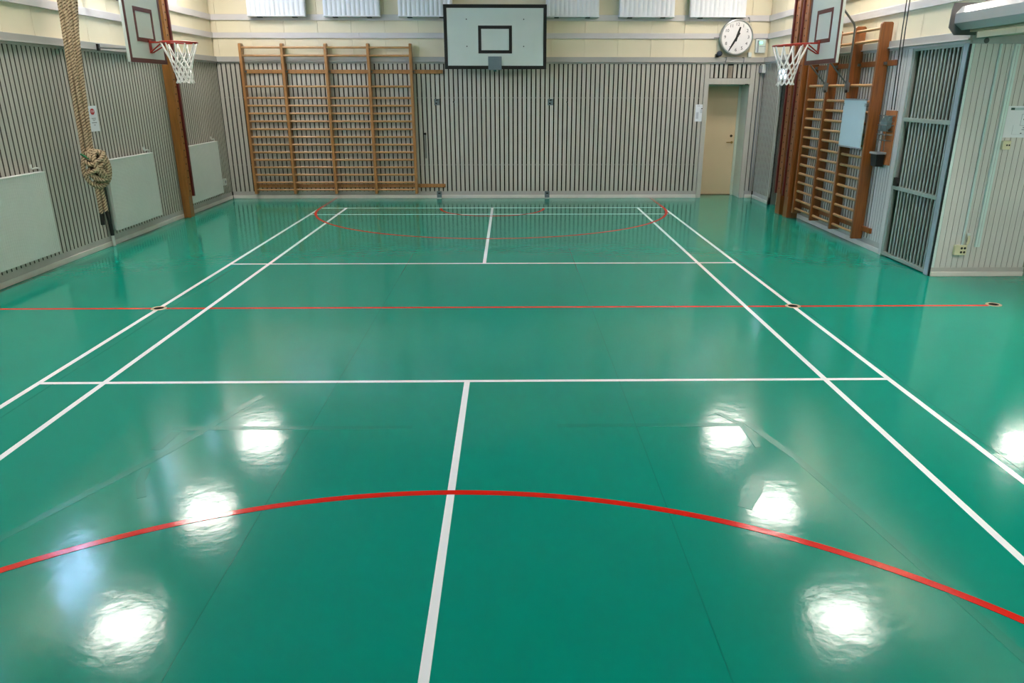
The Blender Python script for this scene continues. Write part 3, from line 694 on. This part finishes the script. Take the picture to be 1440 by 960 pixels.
for x, lab in ((-1.045, 'steel anchor plate at floor level below the wall rail end'), (1.025, 'steel anchor plate at floor level on the bare slatted stretch')):
    t = thing('floor_anchor', lab, 'anchor plate', (x, 7.97, 0), 'steel anchor plates at the skirting')
    MB().box(x-.045, x+.045, 7.968, 7.986, .012, .135).build('plate', GALV, t, bevel=.003); MB().box(x-.02, x+.025, 7.962, 7.97, .085, .105).build('slot', BLACK, t); MB().box(x-.035, x+.035, 7.95, 7.986, 0, .012).build('foot', TRIM, t)
t = thing('locking_bar', 'short vertical steel bar with knob on the slats beside the wall bars', 'bar', (-1.26, 7.99, .75))
MB().box(-1.285, -1.255, 7.99, 8.0, .74, 1.17).build('rail', mat('dull_steel', (126, 128, 122), .5, metal=.3), t); MB().lathe([(.02, 0), (.022, .02), (.012, .028)], (-1.268, 7.99, 1.185), 'y', 16).build('knob', BLACK, t, smooth=True)

# ------------------------------------------------------------------ barred gate
t = thing('barred_gate', 'pale metal gate of vertical bars closing the storage cupboard', 'gate', (5.0, 1.88, 0))
f = MB(); f.box(4.985, 5.03, 1.29, 1.375, .0, 2.43); f.build('hinge_stile', STILE, t, bevel=.004)
f = MB(); f.box(4.99, 5.025, 2.40, 2.45, .02, 2.43); f.build('lock_stile', GATE, t, bevel=.004)
for z0, z1 in ((2.375, 2.43), (1.605, 1.65), (.82, .865), (.015, .055)): MB().box(4.985, 5.03, 1.375, 2.40, z0, z1).build('cross_rail', GATE, t, bevel=.003)
for i in range(12):
    y = 1.425 + i*.0765; MB().cyl((5.008, y, .05), (5.008, y, 2.38), .0135, 10).build('bar', GATE, t, smooth=True)
MB().prism([(2.29, .865), (2.395, .865), (2.395, .96), (2.36, .96), (2.29, .90)], 'x', 4.975, 5.03).build('lock_case', BLACK, t)
MB().box(4.985, 5.06, 2.45, 2.515, 0, 2.44).build('door_post', BOARD, t)
MB().box(5.0, 5.3, 2.452, 2.498, .0, 2.42).build('reveal_board', mat('dull_green_reveal', (104, 116, 104), .6), t)
MB().box(4.995, 5.02, 1.252, 1.288, 0, 2.44).build('gap_shade_strip', BLACK, t)  # black strip painted in for the shaded gap between stile and pier
t = thing('storage_shelf', 'brown storage shelves in the dark behind the barred gate', 'shelf', (5.7, 1.9, 0))
for z in (.0, .62, 1.25, 1.85): MB().box(5.5, 5.93, 1.4, 2.46, z, z+.03).build('shelf_board', BROWN, t)
for y in (1.4, 2.43): MB().box(5.5, 5.93, y-.015, y+.015, 0, 2.1).build('side_panel', BROWN, t)

# ------------------------------------------------------------------ things beside the gate
t = thing('wooden_rack', 'orange-brown wooden backing board with wire racks beside the dark wall bars', 'rack', (4.98, 2.74, 1.08))
MB().box(4.985, 4.999, 2.60, 2.88, 1.08, 1.72).build('backing_board', mat('orange_wood', (178, 108, 60), .5, var=.15, scale=8), t, bevel=.002)
for z in (1.66, 1.55, 1.44):
    r = MB(); r.tube([(4.985, 2.62, z), (4.90, 2.62, z), (4.90, 2.86, z), (4.985, 2.86, z)], .006, 6)
    for q in range(6): r.tube([(4.985, 2.63+.044*q, z-.07), (4.903, 2.63+.044*q, z-.07), (4.90, 2.63+.044*q, z)], .0035, 5)
    r.build('wire_basket', STEEL, t)
for q in range(5):
    MB().box(4.91+.012*q, 4.918+.012*q, 2.65, 2.83, 1.48+.01*q, 1.60+.015*q).build('sheet_holder', mat('smoky_plastic', (120, 140, 142), .25), t)
MB().tube(spline([(4.95, 2.72, 1.46), (4.945, 2.725, 1.36), (4.95, 2.72, 1.26), (4.945, 2.73, 1.25)], .02), .005, 6).build('chain', STEEL, t)
t = thing('black_bucket', 'small black bin with grey rim hung on the wall beside the gate', 'bin', (4.91, 2.79, 1.05))
b = MB(); vs = []
for z, dx, dy in ((1.055, .045, .075), (1.21, .06, .09)): vs += [(4.93-dx, 2.80-dy, z), (4.93+.045, 2.80-dy, z), (4.93+.045, 2.80+dy, z), (4.93-dx, 2.80+dy, z)]
b.add(vs, [(3, 2, 1, 0), (4, 5, 6, 7), (0, 1, 5, 4), (1, 2, 6, 5), (2, 3, 7, 6), (3, 0, 4, 7)]).build('body', BLACK, t, bevel=.006)
strip = MB()
strip.box(4.86, 4.982, 2.70, 2.715, 1.205, 1.228); strip.box(4.86, 4.982, 2.885, 2.90, 1.205, 1.228); strip.box(4.86, 4.875, 2.715, 2.885, 1.205, 1.228); strip.box(4.967, 4.982, 2.715, 2.885, 1.205, 1.228)
strip.build('rim', GREYP, t)
for y, lab in ((2.62, 'black cord hanging from the ceiling, the one closer to the wall bars'), (2.545, 'black cord hanging from the ceiling, the one closer to the gate')):
    c = tag(MB().tube([(4.90, y, H_TOP), (4.905, y+.0, 2.6), (4.95, y+.06, 1.73)], .006, 6).build('hanging_cord', BLACK, None, at=(4.95, y+.06, 1.73)), lab, 'cord')

# ------------------------------------------------------------------ roller shutter casing
t = thing('roller_shutter', 'pale metal roller shutter casing above the opening beside the boarded pier', 'roller shutter', (4.88, -4, 2.5))
prof = [(5.01, 2.52), (4.83, 2.515), (4.745, 2.575), (4.742, 2.665), (4.80, 2.73), (4.90, 2.752), (5.01, 2.752)]
for i in range(len(prof)-2):
    (xa, za), (xb, zb) = prof[i], prof[i+1]
    nx, nz = -(zb-za), (xb-xa); L_ = math.hypot(nx, nz); nx, nz = nx/L_*.008, nz/L_*.008
    MB().prism([(xa, za), (xb, zb), (xb-nx, zb-nz), (xa-nx, za-nz)], 'y', -9.4, 1.19).build('casing_facet', BOXM, t)
MB().prism([(4.70, 2.54), (4.765, 2.47), (4.985, 2.47), (4.985, 2.765), (4.72, 2.765), (4.705, 2.7)], 'y', 1.19, 1.205).build('end_plate', mat('dark_plate', (92, 88, 88), .5, metal=.3), t)
MB().box(4.90, 4.95, -9.4, 1.16, 2.497, 2.515).build('bottom_slat', mat('tan_bar', (176, 150, 120), .5), t)
MB().box(4.96, 5.01, -9.4, 1.18, 2.508, 2.519).build('guide_channel', mat('dark_green_steel', (60, 76, 72), .5), t)

# ------------------------------------------------------------------ electrical fittings on the pier
def conduit(label, x0, x1, z0):
    t = thing('cable_conduit', label, 'conduit', ((x0+x1)/2, PY, z0)); MB().box(x0, x1, PY-.022, PY-.001, z0, 2.394).build('duct', TRUNK, t, bevel=.004)
    MB().box(x0+(x1-x0)*.45, x0+(x1-x0)*.5, PY-.0232, PY-.0218, z0+.01, 2.38).build('lid_seam', GREYP, t)
conduit('narrow white cable conduit running down to the double socket', 5.282, 5.302, .345)
conduit('wide white cable trunking ending above the floor on the boarded pier', 5.432, 5.487, .33)
t = thing('double_socket', 'ivory double power socket low on the boarded pier', 'socket', (5.27, PY, .25))
MB().box(5.205, 5.335, PY-.045, PY-.001, .245, .355).build('body', IVORY, t, bevel=.006)
for x in (5.285, 5.32):
    for z in (.278, .322): MB().lathe([(.013, 0), (.013, .003)], (x-.01, PY-.044, z), 'y', 14).build('outlet', BLACK, t)
t = thing('socket_plug', 'small ivory plug hanging above the double socket', 'plug', (5.335, PY, .37))
MB().tube(spline([(5.33, PY-.03, .36), (5.345, PY-.03, .40), (5.335, PY-.03, .46)], .02), .014, 8).build('body', IVORY, t, smooth=True); MB().lathe([(.018, -.01), (.018, .015)], (5.335, PY-.03, .47), 'z', 12).build('cap', WHITE, t)
t = thing('light_switch', 'ivory double switch below the evacuation plan', 'switch', (5.54, PY, 1.36))
MB().box(5.50, 5.585, PY-.04, PY-.001, 1.365, 1.455).build('body', IVORY, t, bevel=.006)
for x in (5.543, 5.567): MB().box(x-.007, x+.007, PY-.043, PY-.039, 1.402, 1.418).build('button', BLACK, t)
